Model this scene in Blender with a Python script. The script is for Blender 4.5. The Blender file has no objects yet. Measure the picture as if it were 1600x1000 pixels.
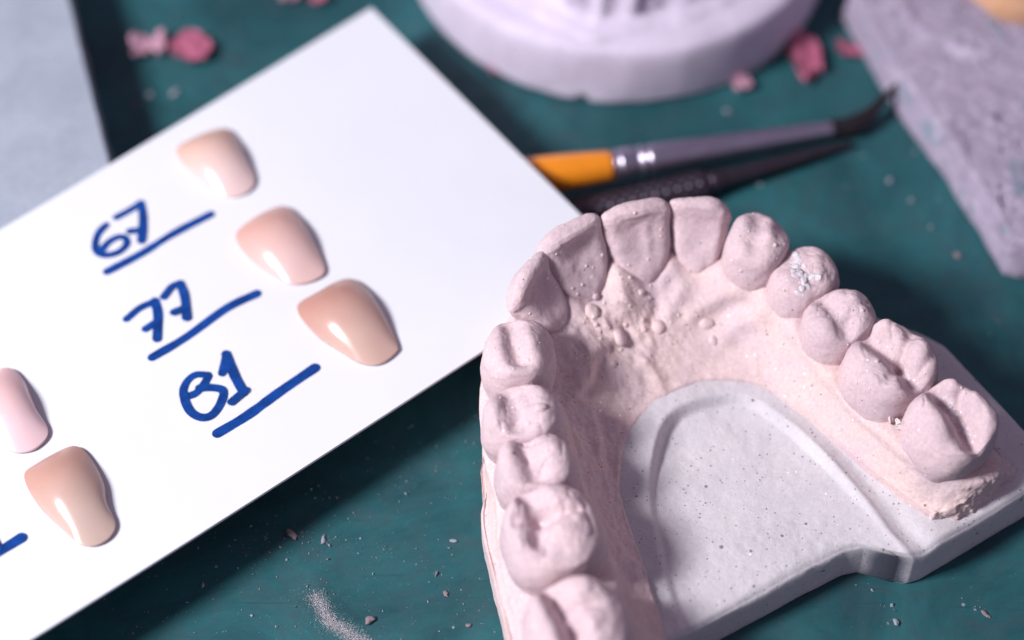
import bpy, math, random
import numpy as np
from mathutils import Vector
from mathutils.bvhtree import BVHTree

S = 0.001                       # every number below is in millimetres, the scene is built in metres
scene = bpy.context.scene
COL = scene.collection

# ------------------------------------------------------------------ camera
PITCH = math.radians(53.0); LENS = 70.0; DIST = 232.0; AIM = np.array([0.0, 0.0, 10.0])
FWD = np.array([0, math.cos(PITCH), -math.sin(PITCH)]); UP = np.array([0, math.sin(PITCH), math.cos(PITCH)]); RT = np.array([1.0, 0, 0])
CAM = AIM - DIST * FWD
FPX = 1600 * LENS / 36
cam_d = bpy.data.cameras.new('camera'); cam = bpy.data.objects.new('camera', cam_d); COL.objects.link(cam)
cam.location = CAM * S; cam.rotation_euler = (math.pi / 2 - PITCH, 0, 0)
cam_d.lens = LENS; cam_d.sensor_width = 36; cam_d.clip_start = 0.01; cam_d.clip_end = 20
cam_d.dof.use_dof = True; cam_d.dof.focus_distance = 0.2215; cam_d.dof.aperture_fstop = 8.0
cam_d.dof.aperture_blades = 9
scene.camera = cam

# ------------------------------------------------------------------ light
world = bpy.data.worlds.new('World'); scene.world = world; world.use_nodes = True
bg = world.node_tree.nodes['Background']; bg.inputs[0].default_value = (0.68, 0.57, 0.80, 1); bg.inputs[1].default_value = 0.31
def area(name, loc, target, size, power, col):
    d = bpy.data.lights.new(name, 'AREA'); d.shape = 'RECTANGLE'; d.size = size[0] * S; d.size_y = size[1] * S
    d.energy = power; d.color = col
    o = bpy.data.objects.new(name, d); COL.objects.link(o); o.location = Vector(loc) * S
    o.rotation_euler = (Vector(target) - Vector(loc)).to_track_quat('-Z', 'Y').to_euler(); return o
area('key_lamp', (-315, -128, 330), (0, 0, 8), (95, 95), 3.5, (0.985, 0.965, 1.0))
scene.view_settings.view_transform = 'Standard'; scene.view_settings.look = 'None'
scene.view_settings.exposure = 0.0; scene.view_settings.gamma = 1.0; scene.view_settings.use_curve_mapping = False
scene.render.engine = 'CYCLES'
scene.cycles.use_denoising = True
scene.cycles.max_bounces = 6; scene.cycles.adaptive_threshold = 0.02

# ------------------------------------------------------------------ maths helpers
rng = np.random.default_rng(7); random.seed(7)
def at(px, py, z):              # the point at height z seen at that place of the 1600 x 1000 photograph
    d = FWD + RT * (px - 800) / FPX + UP * (500 - py) / FPX
    return CAM + d * ((z - CAM[2]) / d[2])
def ats(pts, z): return np.array([at(x, y, z) for x, y in pts])
def _hash(i, j, k, seed):
    h = (i * 374761393 + j * 668265263 + k * 2147483647 + seed * 974634767) & 0xFFFFFFFF
    h = ((h ^ (h >> 13)) * 1274126177) & 0xFFFFFFFF
    h = ((h ^ (h >> 16)) * 2246822519) & 0xFFFFFFFF
    return ((h ^ (h >> 15)) & 0xFFFFFF) / float(0xFFFFFF) * 2 - 1
def vnoise(P, seed=0):
    i = np.floor(P).astype(np.int64); f = P - i; f = f * f * f * (f * (f * 6 - 15) + 10)
    r = 0
    for a in (0, 1):
        for b in (0, 1):
            for c in (0, 1):
                w = (f[:, 0] if a else 1 - f[:, 0]) * (f[:, 1] if b else 1 - f[:, 1]) * (f[:, 2] if c else 1 - f[:, 2])
                r = r + w * _hash(i[:, 0] + a, i[:, 1] + b, i[:, 2] + c, seed)
    return r
def fbm(P, size, octv=3, seed=0, gain=0.5):
    r = 0; a = 1.0; q = np.asarray(P, float) / size
    for o in range(octv):
        r = r + a * vnoise(q + 17.3 * o, seed + o); q = q * 2.03; a *= gain
    return r
def sstep(a, b, x):
    t = np.clip((x - a) / (b - a), 0, 1); return t * t * (3 - 2 * t)
def hermite(xs, ys, x):         # smooth curve through (xs, ys), ys may be vectors
    xs = np.asarray(xs, float); ys = np.asarray(ys, float); x = np.asarray(x, float)
    if ys.ndim == 1: ys = ys[:, None]; flat = True
    else: flat = False
    m = np.gradient(ys, xs, axis=0)
    i = np.clip(np.searchsorted(xs, x) - 1, 0, len(xs) - 2)
    h = (xs[i + 1] - xs[i]); t = ((x - xs[i]) / h)[:, None]; h = h[:, None]
    r = (2*t**3 - 3*t**2 + 1) * ys[i] + (t**3 - 2*t**2 + t) * h * m[i] + (-2*t**3 + 3*t**2) * ys[i+1] + (t**3 - t**2) * h * m[i+1]
    return r[:, 0] if flat else r
def closed_curve(pts, n):       # smooth closed curve resampled evenly
    p = np.asarray(pts, float); k = len(p); q = np.vstack([p[-3:], p, p[:4]])
    xs = np.arange(-3, k + 4)
    d = hermite(xs, q, np.linspace(0, k, 40 * k, endpoint=False))
    seg = np.linalg.norm(np.diff(np.vstack([d, d[:1]]), axis=0), axis=1); s = np.concatenate([[0], np.cumsum(seg)])
    u = np.linspace(0, s[-1], n, endpoint=False); dd = np.vstack([d, d[:1]])
    return np.stack([np.interp(u, s, dd[:, c]) for c in range(p.shape[1])], 1)
def open_curve(pts, n):
    p = np.asarray(pts, float)
    d = hermite(np.arange(len(p)), p, np.linspace(0, len(p) - 1, 30 * len(p)))
    s = np.concatenate([[0], np.cumsum(np.linalg.norm(np.diff(d, axis=0), axis=1))])
    u = np.linspace(0, s[-1], n)
    return np.stack([np.interp(u, s, d[:, c]) for c in range(p.shape[1])], 1)
def segdist(P, pts):            # distance to a polyline (any dimension)
    P = np.asarray(P); pts = np.asarray(pts, float); best = np.full(len(P), 1e9)
    if len(pts) == 1: return np.linalg.norm(P - pts[0], axis=1)
    for a, b in zip(pts[:-1], pts[1:]):
        ab = b - a; t = np.clip(((P - a) @ ab) / max(ab @ ab, 1e-9), 0, 1)
        best = np.minimum(best, np.linalg.norm(P - (a + t[:, None] * ab), axis=1))
    return best
def gridfaces(nr, nc, closed=True):   # nr rows of nc points
    f = []
    for r in range(nr - 1):
        for c in range(nc if closed else nc - 1):
            d = (c + 1) % nc
            f.append((r * nc + c, r * nc + d, (r + 1) * nc + d, (r + 1) * nc + c))
    return f
def vnormals(V, F):
    N = np.zeros_like(V)
    Q = np.array([f for f in F if len(f) == 4])
    if len(Q):
        n = np.cross(V[Q[:, 2]] - V[Q[:, 0]], V[Q[:, 3]] - V[Q[:, 1]])
        for k in range(4): np.add.at(N, Q[:, k], n)
    T = np.array([f for f in F if len(f) == 3])
    if len(T):
        n = np.cross(V[T[:, 1]] - V[T[:, 0]], V[T[:, 2]] - V[T[:, 0]])
        for k in range(3): np.add.at(N, T[:, k], n)
    return N / np.maximum(np.linalg.norm(N, axis=1, keepdims=True), 1e-12)

# ------------------------------------------------------------------ object helpers
ORIGIN = {}
def tag(o, label=None, cat=None, group=None, kind=None):
    if label: o['label'] = label
    if cat: o['category'] = cat
    if group: o['group'] = group
    if kind: o['kind'] = kind
    return o
def thing(name, loc, label, cat, group=None):
    o = bpy.data.objects.new(name, None); COL.objects.link(o); o.empty_display_size = 0.005
    o.location = Vector(loc) * S; ORIGIN[o.name] = np.array(loc, float)
    return tag(o, label, cat, group)
def mk(name, V, F, mat, parent=None, smooth=True):
    V = np.asarray(V, float)
    org = ORIGIN[parent.name] if parent else np.array([V[:, 0].mean(), V[:, 1].mean(), V[:, 2].min()])
    me = bpy.data.meshes.new(name); me.from_pydata(((V - org) * S).tolist(), [], [tuple(int(i) for i in f) for f in F])
    me.update()
    if smooth: me.polygons.foreach_set('use_smooth', [True] * len(me.polygons))
    me.materials.append(mat)
    o = bpy.data.objects.new(name, me); COL.objects.link(o)
    if parent: o.parent = parent
    else: o.location = Vector(org) * S
    ORIGIN[o.name] = org
    return o
def split_angle(o, deg=35):
    m = o.modifiers.new('edge_split', 'EDGE_SPLIT'); m.split_angle = math.radians(deg); m.use_edge_sharp = False
def lathe(axis_pts, radii, n=32, caps=True, prof=None):   # a tube along a polyline with a radius at each point
    P = np.asarray(axis_pts, float); T = np.gradient(P, axis=0); T /= np.linalg.norm(T, axis=1, keepdims=True)
    up = np.array([0, 0, 1.0]); V = []
    for i in range(len(P)):
        a = np.cross(T[i], up); a /= np.linalg.norm(a); b = np.cross(a, T[i])
        th = np.linspace(0, 2 * math.pi, n, endpoint=False); r = radii[i] if prof is None else radii[i] * (1 + prof(i, th))
        V.append(P[i] + (np.cos(th) * r)[:, None] * a + (np.sin(th) * r)[:, None] * b)
    V = np.vstack(V); F = gridfaces(len(P), n)
    if caps: F += [tuple(range(n))[::-1], tuple((len(P) - 1) * n + k for k in range(n))]
    return V, F

# ------------------------------------------------------------------ materials
def mat_base(name, rough=0.6, spec=0.35):
    m = bpy.data.materials.new(name); m.use_nodes = True; nt = m.node_tree; b = nt.nodes['Principled BSDF']
    b.inputs['Roughness'].default_value = rough; b.inputs['Specular IOR Level'].default_value = spec
    tc = nt.nodes.new('ShaderNodeTexCoord'); sc = nt.nodes.new('ShaderNodeVectorMath'); sc.operation = 'SCALE'; sc.inputs[3].default_value = 1000
    nt.links.new(tc.outputs['Object'], sc.inputs[0]); return m, nt, b, sc.outputs[0]
def nnoise(nt, vec, scale, detail=3, rough=0.55, dist=0.0):
    n = nt.nodes.new('ShaderNodeTexNoise'); n.inputs['Scale'].default_value = scale; n.inputs['Detail'].default_value = detail
    n.inputs['Roughness'].default_value = rough; n.inputs['Distortion'].default_value = dist; nt.links.new(vec, n.inputs['Vector']); return n.outputs['Fac']
def nramp(nt, fac, stops):
    r = nt.nodes.new('ShaderNodeValToRGB'); e = r.color_ramp.elements
    while len(e) < len(stops): e.new(0.5)
    for k, (p, c) in enumerate(stops): e[k].position = p; e[k].color = (c, c, c, 1) if not hasattr(c, '__len__') else (*c, 1)
    nt.links.new(fac, r.inputs[0]); return r.outputs[0]
def nmix(nt, fac, a, b, mode='MIX'):
    m = nt.nodes.new('ShaderNodeMix'); m.data_type = 'RGBA'; m.blend_type = mode
    for sock, v in ((m.inputs[0], fac), (m.inputs[6], a), (m.inputs[7], b)):
        if isinstance(v, bpy.types.NodeSocket): nt.links.new(v, sock)
        elif hasattr(v, '__len__'): sock.default_value = (*v, 1)
        else: sock.default_value = v
    return m.outputs[2]
def nmath(nt, op, a, b=None):
    m = nt.nodes.new('ShaderNodeMath'); m.operation = op
    for k, v in enumerate((a, b)):
        if v is None: continue
        if isinstance(v, bpy.types.NodeSocket): nt.links.new(v, m.inputs[k])
        else: m.inputs[k].default_value = v
    return m.outputs[0]
def nspots(nt, vec, scale, radius, keep):   # 1 inside small scattered dots
    v = nt.nodes.new('ShaderNodeTexVoronoi'); v.inputs['Scale'].default_value = scale; nt.links.new(vec, v.inputs['Vector'])
    sep = nt.nodes.new('ShaderNodeSeparateColor'); nt.links.new(v.outputs['Color'], sep.inputs[0])
    size = nmath(nt, 'MULTIPLY', sep.outputs[1], radius)
    inside = nmath(nt, 'LESS_THAN', v.outputs['Distance'], size)
    k = nmath(nt, 'LESS_THAN', sep.outputs[0], keep)
    return nmath(nt, 'MULTIPLY', inside, k)
def nbump(nt, h, strength, dist_mm, normal=None):
    b = nt.nodes.new('ShaderNodeBump'); b.inputs['Strength'].default_value = strength; b.inputs['Distance'].default_value = dist_mm * S
    nt.links.new(h, b.inputs['Height'])
    if normal: nt.links.new(normal, b.inputs['Normal'])
    return b.outputs[0]
def plaster(name, a, b_, pore=0.25, pore_col=(0.12, 0.09, 0.10), speck=0.4, grain=0.5, rough=0.72, lo=0.82):
    m, nt, b, v = mat_base(name, rough, 0.25)
    big = nramp(nt, nnoise(nt, v, 0.16, 4, 0.6, 0.4), [(0.35, 0.0), (0.66, 1.0)])
    c = nmix(nt, big, a, b_)
    fine = nramp(nt, nnoise(nt, v, 2.6, 4, 0.7), [(0.3, lo), (0.7, 1.06)])
    c = nmix(nt, 1.0, c, fine, 'MULTIPLY')
    sp = nspots(nt, v, 1.0, 0.17, speck)
    c = nmix(nt, sp, c, (0.86, 0.82, 0.83))
    po = nspots(nt, v, 0.62, 0.15, pore)
    po2 = nspots(nt, v, 1.9, 0.21, pore * 1.5)
    pp = nmath(nt, 'MAXIMUM', po, po2)
    c = nmix(nt, nmath(nt, 'MULTIPLY', pp, 0.75), c, pore_col)
    nt.links.new(c, b.inputs['Base Color'])
    h = nmath(nt, 'ADD', nnoise(nt, v, 3.2, 5, 0.7), nmath(nt, 'MULTIPLY', nmath(nt, 'SUBTRACT', sp, pp), 0.8))
    nt.links.new(nbump(nt, h, grain, 0.16), b.inputs['Normal'])
    return m
PINK = plaster('pink_plaster', (0.735, 0.565, 0.54), (0.665, 0.525, 0.555), pore=0.16, speck=0.34)
TOOTHM = plaster('pink_tooth_plaster', (0.665, 0.51, 0.53), (0.61, 0.475, 0.51), pore=0.10, speck=0.26, grain=0.35)
WHITE = plaster('white_plaster', (0.61, 0.58, 0.605), (0.56, 0.535, 0.565), pore=0.45, speck=0.06, grain=0.4, lo=0.92)
ROUND = plaster('lilac_white_plaster', (0.68, 0.61, 0.745), (0.62, 0.55, 0.68), pore=0.06, speck=0.05, grain=0.25)
PALEPINK = plaster('pale_pink_plaster', (0.72, 0.60, 0.60), (0.66, 0.54, 0.54), pore=0.05, speck=0.3)
POWDER = plaster('white_powder', (0.74, 0.68, 0.72), (0.69, 0.63, 0.67), pore=0.05, speck=0.3, grain=0.3, rough=0.9)
SLABL = plaster('grey_plaster_slab', (0.35, 0.39, 0.46), (0.30, 0.335, 0.405), pore=0.04, speck=0.05, grain=0.4)
ORANGE = plaster('tan_plaster', (0.62, 0.36, 0.22), (0.52, 0.28, 0.16), pore=0.1, speck=0.1)

def make_stained():
    m, nt, b, v = mat_base('stained_plaster', 0.75, 0.25)
    c = nmix(nt, nramp(nt, nnoise(nt, v, 0.09, 5, 0.65, 0.6), [(0.35, 0), (0.65, 1)]), (0.43, 0.36, 0.485), (0.35, 0.30, 0.40))
    c = nmix(nt, nramp(nt, nnoise(nt, v, 0.5, 5, 0.7, 1.0), [(0.52, 0), (0.64, 0.75)]), c, (0.60, 0.54, 0.64))
    c = nmix(nt, nmath(nt, 'MULTIPLY', nramp(nt, nnoise(nt, v, 0.17, 5, 0.65, 1.6), [(0.58, 0), (0.64, 1)]), 0.6), c, (0.16, 0.27, 0.33))
    c = nmix(nt, nmath(nt, 'MULTIPLY', nramp(nt, nnoise(nt, v, 0.32, 4, 0.6, 0.8), [(0.6, 0), (0.68, 1)]), 0.4), c, (0.22, 0.15, 0.18))
    nt.links.new(c, b.inputs['Base Color'])
    h = nmath(nt, 'ADD', nnoise(nt, v, 0.6, 6, 0.75, 0.5), nmath(nt, 'MULTIPLY', nspots(nt, v, 0.35, 0.16, 0.3), -0.6))
    nt.links.new(nbump(nt, h, 0.8, 0.5), b.inputs['Normal']); return m
STAINED = make_stained()

def make_mat():
    m, nt, b, v = mat_base('teal_mat', 0.5, 0.3)
    c = nmix(nt, nramp(nt, nnoise(nt, v, 0.045, 6, 0.68, 0.8), [(0.36, 0), (0.64, 1)]), (0.011, 0.058, 0.070), (0.024, 0.122, 0.136))
    c = nmix(nt, nramp(nt, nnoise(nt, v, 0.22, 5, 0.7, 0.8), [(0.46, 0), (0.72, 0.6)]), c, (0.040, 0.070, 0.086))
    st = nt.nodes.new('ShaderNodeMapping'); st.inputs['Rotation'].default_value = (0, 0, 0.5); st.inputs['Scale'].default_value = (0.12, 2.2, 1); nt.links.new(v, st.inputs[0])
    c = nmix(nt, nramp(nt, nnoise(nt, st.outputs[0], 0.9, 4, 0.6, 0.3), [(0.63, 0), (0.72, 0.35)]), c, (0.012, 0.04, 0.05))
    c = nmix(nt, nramp(nt, nnoise(nt, v, 1.3, 4, 0.8), [(0.60, 0), (0.80, 0.35)]), c, (0.10, 0.17, 0.19))
    c = nmix(nt, nmath(nt, 'MULTIPLY', nspots(nt, v, 0.42, 0.10, 0.35), 0.55), c, (0.35, 0.40, 0.43))
    nt.links.new(c, b.inputs['Base Color'])
    nt.links.new(nramp(nt, nnoise(nt, v, 0.3, 4, 0.6), [(0.3, 0.42), (0.7, 0.62)]), b.inputs['Roughness'])
    nt.links.new(nbump(nt, nnoise(nt, v, 2.0, 5, 0.7), 0.25, 0.08), b.inputs['Normal']); return m
MATM = make_mat()

def simple(name, col, rough=0.5, metal=0.0, var=0.12, scale=0.6, bump=0.0, spec=0.4, coat=0.0):
    m, nt, b, v = mat_base(name, rough, spec)
    f = nramp(nt, nnoise(nt, v, scale, 4, 0.65), [(0.3, 1 - var), (0.7, 1 + var)])
    nt.links.new(nmix(nt, 1.0, col, f, 'MULTIPLY'), b.inputs['Base Color'])
    b.inputs['Metallic'].default_value = metal; b.inputs['Coat Weight'].default_value = coat
    if bump: nt.links.new(nbump(nt, nnoise(nt, v, scale * 4, 4, 0.7), bump, 0.1), b.inputs['Normal'])
    return m
CARD = simple('white_card', (0.685, 0.70, 0.75), 0.55, var=0.02, scale=0.06, bump=0.08)
INK = simple('blue_ink', (0.004, 0.045, 0.23), 0.6, spec=0.15, var=0.35, scale=0.8)
ORG = simple('orange_lacquer', (0.85, 0.27, 0.012), 0.28, var=0.06, coat=0.5)
STEEL = simple('ferrule_metal', (0.52, 0.48, 0.58), 0.36, 1.0, var=0.1)
DARKMETAL = simple('knurled_metal', (0.075, 0.06, 0.08), 0.42, 0.8, var=0.2)
BRISTLE = simple('dark_bristles', (0.016, 0.011, 0.016), 0.5, var=0.3, scale=2)
WAX = simple('pink_wax', (0.40, 0.11, 0.185), 0.5, var=0.2, scale=0.5, bump=0.3)
PALEWAX = simple('pale_pink_wax', (0.46, 0.25, 0.33), 0.55, var=0.2, scale=0.7, bump=0.3)
CRUMB = simple('plaster_crumb', (0.28, 0.30, 0.34), 0.8, var=0.2, scale=1, bump=0.4)
CRUMBP = simple('pink_crumb', (0.24, 0.19, 0.21), 0.8, var=0.2, scale=1, bump=0.4)

def acrylic(name, neck, tip, a, d):   # a, d: a point and a direction (mm, object space) from neck to tip
    m, nt, b, v = mat_base(name, 0.2, 0.5)
    dp = nt.nodes.new('ShaderNodeVectorMath'); dp.operation = 'DOT_PRODUCT'; nt.links.new(v, dp.inputs[0]); dp.inputs[1].default_value = tuple(d)
    t = nmath(nt, 'ADD', nmath(nt, 'SUBTRACT', dp.outputs['Value'], float(np.dot(a, d))), nmath(nt, 'MULTIPLY', nmath(nt, 'SUBTRACT', nnoise(nt, v, 0.35, 2), 0.5), 2.0))
    L = nt.nodes.new('ShaderNodeMapRange'); L.inputs[1].default_value = -3.2; L.inputs[2].default_value = 3.2; nt.links.new(t, L.inputs[0])
    c = nmix(nt, L.outputs[0], neck, tip); nt.links.new(c, b.inputs['Base Color'])
    b.inputs['Subsurface Weight'].default_value = 0.35; b.inputs['Subsurface Radius'].default_value = (1.0, 0.6, 0.45); b.inputs['Subsurface Scale'].default_value = 0.0009
    b.inputs['Coat Weight'].default_value = 0.0
    return m

# ================================================================== the work mat
def work_mat():
    V = np.array([[-400, -260, -3], [400, -260, -3], [400, 420, -3], [-400, 420, -3], [-400, -260, 0], [400, -260, 0], [400, 420, 0], [-400, 420, 0]], float)
    F = [(3, 2, 1, 0), (4, 5, 6, 7), (0, 1, 5, 4), (1, 2, 6, 5), (2, 3, 7, 6), (3, 0, 4, 7)]
    o = mk('work_surface', V, F, MATM, smooth=False)
    tag(o, 'dark teal work surface dusted with plaster crumbs', 'work surface', kind='structure')
work_mat()

# ================================================================== the dental cast
CO = np.array([26.0, -20.0, 0.0])
cast = thing('dental_cast', CO, 'pink plaster arch of fourteen teeth on a thick white plaster base', 'dental cast')
HERO = []                                       # (V, F) of what has been built, to lay small things on
def hero_bvh():
    V = []; F = []; n = 0
    for v, f in HERO: V += v.tolist(); F += [tuple(int(i) + n for i in q) for q in f]; n += len(v)
    return BVHTree.FromPolygons([Vector(p) for p in V], F)
def hit(bvh, px, py):
    d = FWD + RT * (px - 800) / FPX + UP * (500 - py) / FPX
    loc, nor, _, _ = bvh.ray_cast(Vector(CAM), Vector(d).normalized())
    return None if loc is None else (np.array(loc), np.array(nor))

# name: (pixel of the crown's middle, its height there, mesiodistal width, buccolingual depth, top height, gum height)
TEETH = [
 ('L7', (905, 975), 18.0, 11.0, 11.4, 19.0, 12.0), ('L6', (865, 825), 18.5, 11.2, 11.2, 19.4, 12.4),
 ('L5', (838, 722), 19.0, 7.6, 9.4, 19.9, 13.0), ('L4', (817, 646), 19.5, 7.6, 9.4, 20.6, 13.6),
 ('L3', (811, 552), 20.0, 8.6, 8.4, 21.6, 14.5), ('L2', (846, 458), 20.5, 7.7, 7.0, 23.4, 15.5),
 ('L1', (905, 402), 21.0, 8.5, 7.4, 24.2, 15.8), ('R1', (1000, 370), 21.0, 8.5, 7.4, 24.2, 15.8),
 ('R2', (1093, 360), 20.5, 7.3, 7.0, 23.8, 15.5), ('R3', (1183, 383), 20.5, 7.4, 8.4, 22.4, 15.2),
 ('R4', (1258, 428), 20.0, 7.2, 9.0, 20.8, 14.4), ('R5', (1313, 494), 19.5, 7.4, 9.2, 20.2, 13.6),
 ('R6', (1393, 568), 18.5, 10.0, 11.0, 19.5, 12.6), ('R7', (1487, 660), 18.0, 9.6, 10.6, 19.0, 13.0)]
LOW = 3.0
TEETH = [(n_, p_, z_ - LOW, a_, b_, t_ - LOW, g_ - LOW) for n_, p_, z_, a_, b_, t_, g_ in TEETH]
TC = np.array([at(*t[1], t[2]) for t in TEETH])
def arch_frame():
    P = TC[:, :2]; tan = np.gradient(P, axis=0); tan[1:-1] = (P[2:] - P[:-2]); tan /= np.linalg.norm(tan, axis=1, keepdims=True)
    return tan, np.stack([-tan[:, 1], tan[:, 0]], 1)
TAN, NRM = arch_frame()                         # NRM points outward (cheek side)

# ---- pink arch: stations along the jaw, nine points across each
INNER = [(1045, 1012), (1005, 880), (979, 806), (968, 756), (972, 715), (990, 666), (1034, 624), (1087, 598),
         (1150, 591), (1196, 603), (1233, 627), (1272, 658), (1340, 717), (1417, 776)]
RIM_PX = {0: (800, 1010), 1: (757, 832), 2: (757, 775)}
RIM_OFF = {3: -0.3, 4: -0.9, 5: -0.3, 6: 0, 7: 0, 8: 0, 9: 0.2, 10: 0.2, 11: 0.3, 12: 1.6, 13: 1.6}
GUM_UP = {0: 1.2, 1: 1.2, 2: 1.4, 3: 1.4, 4: 0.9, 5: 1.0, 6: 1.1, 7: 1.1, 8: 1.2, 9: 2.0, 10: 2.4, 11: 2.4, 12: 1.9, 13: 2.2}
ZI = 7.4
ST = []
for k, t in enumerate(TEETH):
    c = TC[k, :2]; n = NRM[k]; bl = t[4]; zg = t[6]
    I = at(*INNER[k], ZI)[:2]
    if k in RIM_PX: R = at(*RIM_PX[k], 7.1)[:2]
    else: R = c + n * (bl / 2 + RIM_OFF[k])
    front = 4 <= k <= 9
    gi = c - n * (3.3 if front else bl / 2 - 0.6)
    zgi = zg + GUM_UP[k]
    go = c + n * (bl / 2 - (0.6 if not front else 0.2))
    row = [(R, 1.5), (R + n * 0.15, 6.3), (R, 7.1), (R * 0.86 + go * 0.14, 7.05), (go * 0.6 + R * 0.4, zg - 1.2), (go, zg - 0.2), (c, zg + 0.8), (gi, zgi)]
    for u, f in ((0.30, 0.64), (0.62, 0.29), (0.88, 0.07)):
        row.append((gi + (I - gi) * u, ZI + (zgi - ZI) * f))
    row += [(I, ZI - 0.15), (I + (I - gi) / np.linalg.norm(I - gi) * 0.1, 5.0)]
    ST.append(np.array([[p[0], p[1], z] for p, z in row]))
first = ST[0] + np.array([*(TC[0, :2] - TC[1, :2]), 0]) * 0.95
last_rim, last_in = at(1579, 722, 7.6)[:2], at(1454, 802, 7.4)[:2]
def end_station(rim, inn, hs):
    m = len(ST[0]); u = np.array([0, 0, 0, .03, .12, .25, .42, .6, .72, .84, .94, 1, 1.0]); bow = np.sin(np.pi * u) * 1.6
    d = inn - rim; nn = np.array([-d[1], d[0]]) / np.linalg.norm(d)
    out = np.array([0.55, -0.83]); s = np.sign(nn @ out)
    P = rim + u[:, None] * d + (bow * s)[:, None] * nn
    return np.column_stack([P, hs])
e1 = 0.45 * ST[-1] + 0.55 * end_station(last_rim, last_in, ST[-1][:, 2]); e1[:, 2] = ST[-1][:, 2]; e1[5:9, 2] -= (0.2, 0.4, 0.6, 0.3)
e2 = end_station(last_rim, last_in, [1.5, 6.3, 7.1, 7.8, 8.6, 9.8, 10.4, 10.0, 9.2, 8.4, 7.8, 7.4, 5.0])
e3 = e2.copy(); e3[:, :2] += np.array([0.35, -0.55]) * 0.7; e3[:, 2] = np.minimum(e3[:, 2], 7.9); e3[3:11, 2] -= 0.3
e4 = e3.copy(); e4[:, 2] = 3.0
ST = np.array([first] + ST + [e1, e2, e3, e4])
def surf(ST, nu, nv):
    k, m, _ = ST.shape
    us = np.linspace(0, k - 1, nu); vs = np.linspace(0, m - 1, nv)
    A = hermite(np.arange(k), ST.reshape(k, -1), us).reshape(nu, m, 3)
    B = hermite(np.arange(m), A.transpose(1, 0, 2).reshape(m, -1), vs).reshape(nv, nu, 3)
    return B.transpose(1, 0, 2).reshape(-1, 3), us, vs
NU, NV = 620, 170
PV, PUS, PVS = surf(ST, NU, NV)
PF = [f[::-1] for f in gridfaces(NU, NV, closed=False)]
PV0 = PV.copy()
smooth_bvh = BVHTree.FromPolygons([Vector(p) for p in PV0], PF)
def on_palate(pts):
    r = []
    for x, y in pts:
        h = hit(smooth_bvh, x, y); r.append(h[0] if h else at(x, y, 11))
    return np.array(r)
PN = vnormals(PV, PF)
if PN[(NU // 2) * NV + NV * 3 // 4, 2] < 0: PF = [f[::-1] for f in PF]; PN = -PN
disp = 0.10 * fbm(PV, 3.2, 3, 3) + 0.035 * fbm(PV, 0.8, 3, 9)
lingual = np.tile(sstep(6.6, 7.6, PVS) * (1 - sstep(10.6, 11.4, PVS)), NU)
# folds of the palate: (pixel polyline, height, width)
FOLDS = [([(962, 412), (968, 440), (972, 468)], 0.75, 1.0), ([(1050, 447), (1031, 466), (1025, 500)], -0.55, 0.7), ([(1062, 452), (1045, 475), (1040, 500)], 0.35, 0.9),
         ([(1083, 492), (1118, 471), (1152, 456)], 0.62, 0.95), ([(1090, 505), (1125, 486), (1150, 474)], -0.35, 0.8), ([(1132, 528), (1150, 508), (1188, 492)], 0.5, 0.9),
         ([(1115, 440), (1150, 432)], 0.25, 1.2), ([(990, 440), (1003, 470)], 0.4, 0.8), ([(1000, 462), (1020, 440)], -0.4, 0.8),
         ([(930, 548), (922, 575), (908, 606)], 0.75, 0.9), ([(940, 560), (932, 590), (915, 615)], -0.55, 0.6), ([(945, 500), (962, 520)], 0.45, 1.0), ([(955, 498), (975, 515)], -0.5, 0.8),
         ([(888, 545), (905, 560)], 0.35, 0.8), ([(900, 590), (885, 640)], 0.3, 0.8), ([(1007, 562), (1018, 580), (1032, 604)], 0.32, 0.6), ([(985, 560), (990, 590)], 0.25, 0.7),
         ([(1200, 520), (1222, 540)], 0.2, 1.5), ([(905, 500), (925, 492)], -0.3, 0.9), ([(920, 640), (935, 700)], 0.25, 0.7), ([(940, 655), (955, 720)], -0.2, 0.6)]
for pts, a, s in FOLDS:
    disp += 1.15 * a * np.exp(-segdist(PV, on_palate(pts)) ** 2 / (2 * s * s))
rough_c = on_palate([(905, 560), (960, 510), (985, 470)])
rough_w = np.exp(-segdist(PV, rough_c) ** 2 / (2 * 5.0 ** 2)) * lingual
disp += rough_w * (0.27 * fbm(PV, 1.5, 4, 21, 0.6))
leftwall = on_palate([(900, 640), (930, 720), (960, 800), (1000, 900)])
lw = np.exp(-segdist(PV, leftwall) ** 2 / (2 * 3.5 ** 2)) * lingual
disp += lw * 0.16 * fbm(PV * np.array([1.0, 0.45, 1.0]), 1.1, 3, 33, 0.6)
endw = np.repeat(sstep(15.2, 16.6, PUS), NV)
disp += endw * (0.55 * fbm(PV, 2.4, 3, 41) + 0.2 * fbm(PV, 0.8, 2, 42))
frac = np.abs((PUS - np.floor(PUS)) - 0.5)                 # 0 between two teeth
pap = np.repeat(np.exp(-(frac / 0.22) ** 2) * ((PUS > 0.9) & (PUS < 14.1)), NV) * np.tile(np.exp(-((PVS - 6.3) / 0.8) ** 2), NU)
PV[:, 2] += 1.1 * pap
rimw = np.tile(np.exp(-((PVS - 2.1) / 0.5) ** 2), NU)
disp += rimw * 0.35 * fbm(PV, 3.5, 3, 51)
PV = PV + PN * disp[:, None]
mk('palate_and_gum', PV, PF, PINK, cast); HERO.append((PV, PF))

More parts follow.
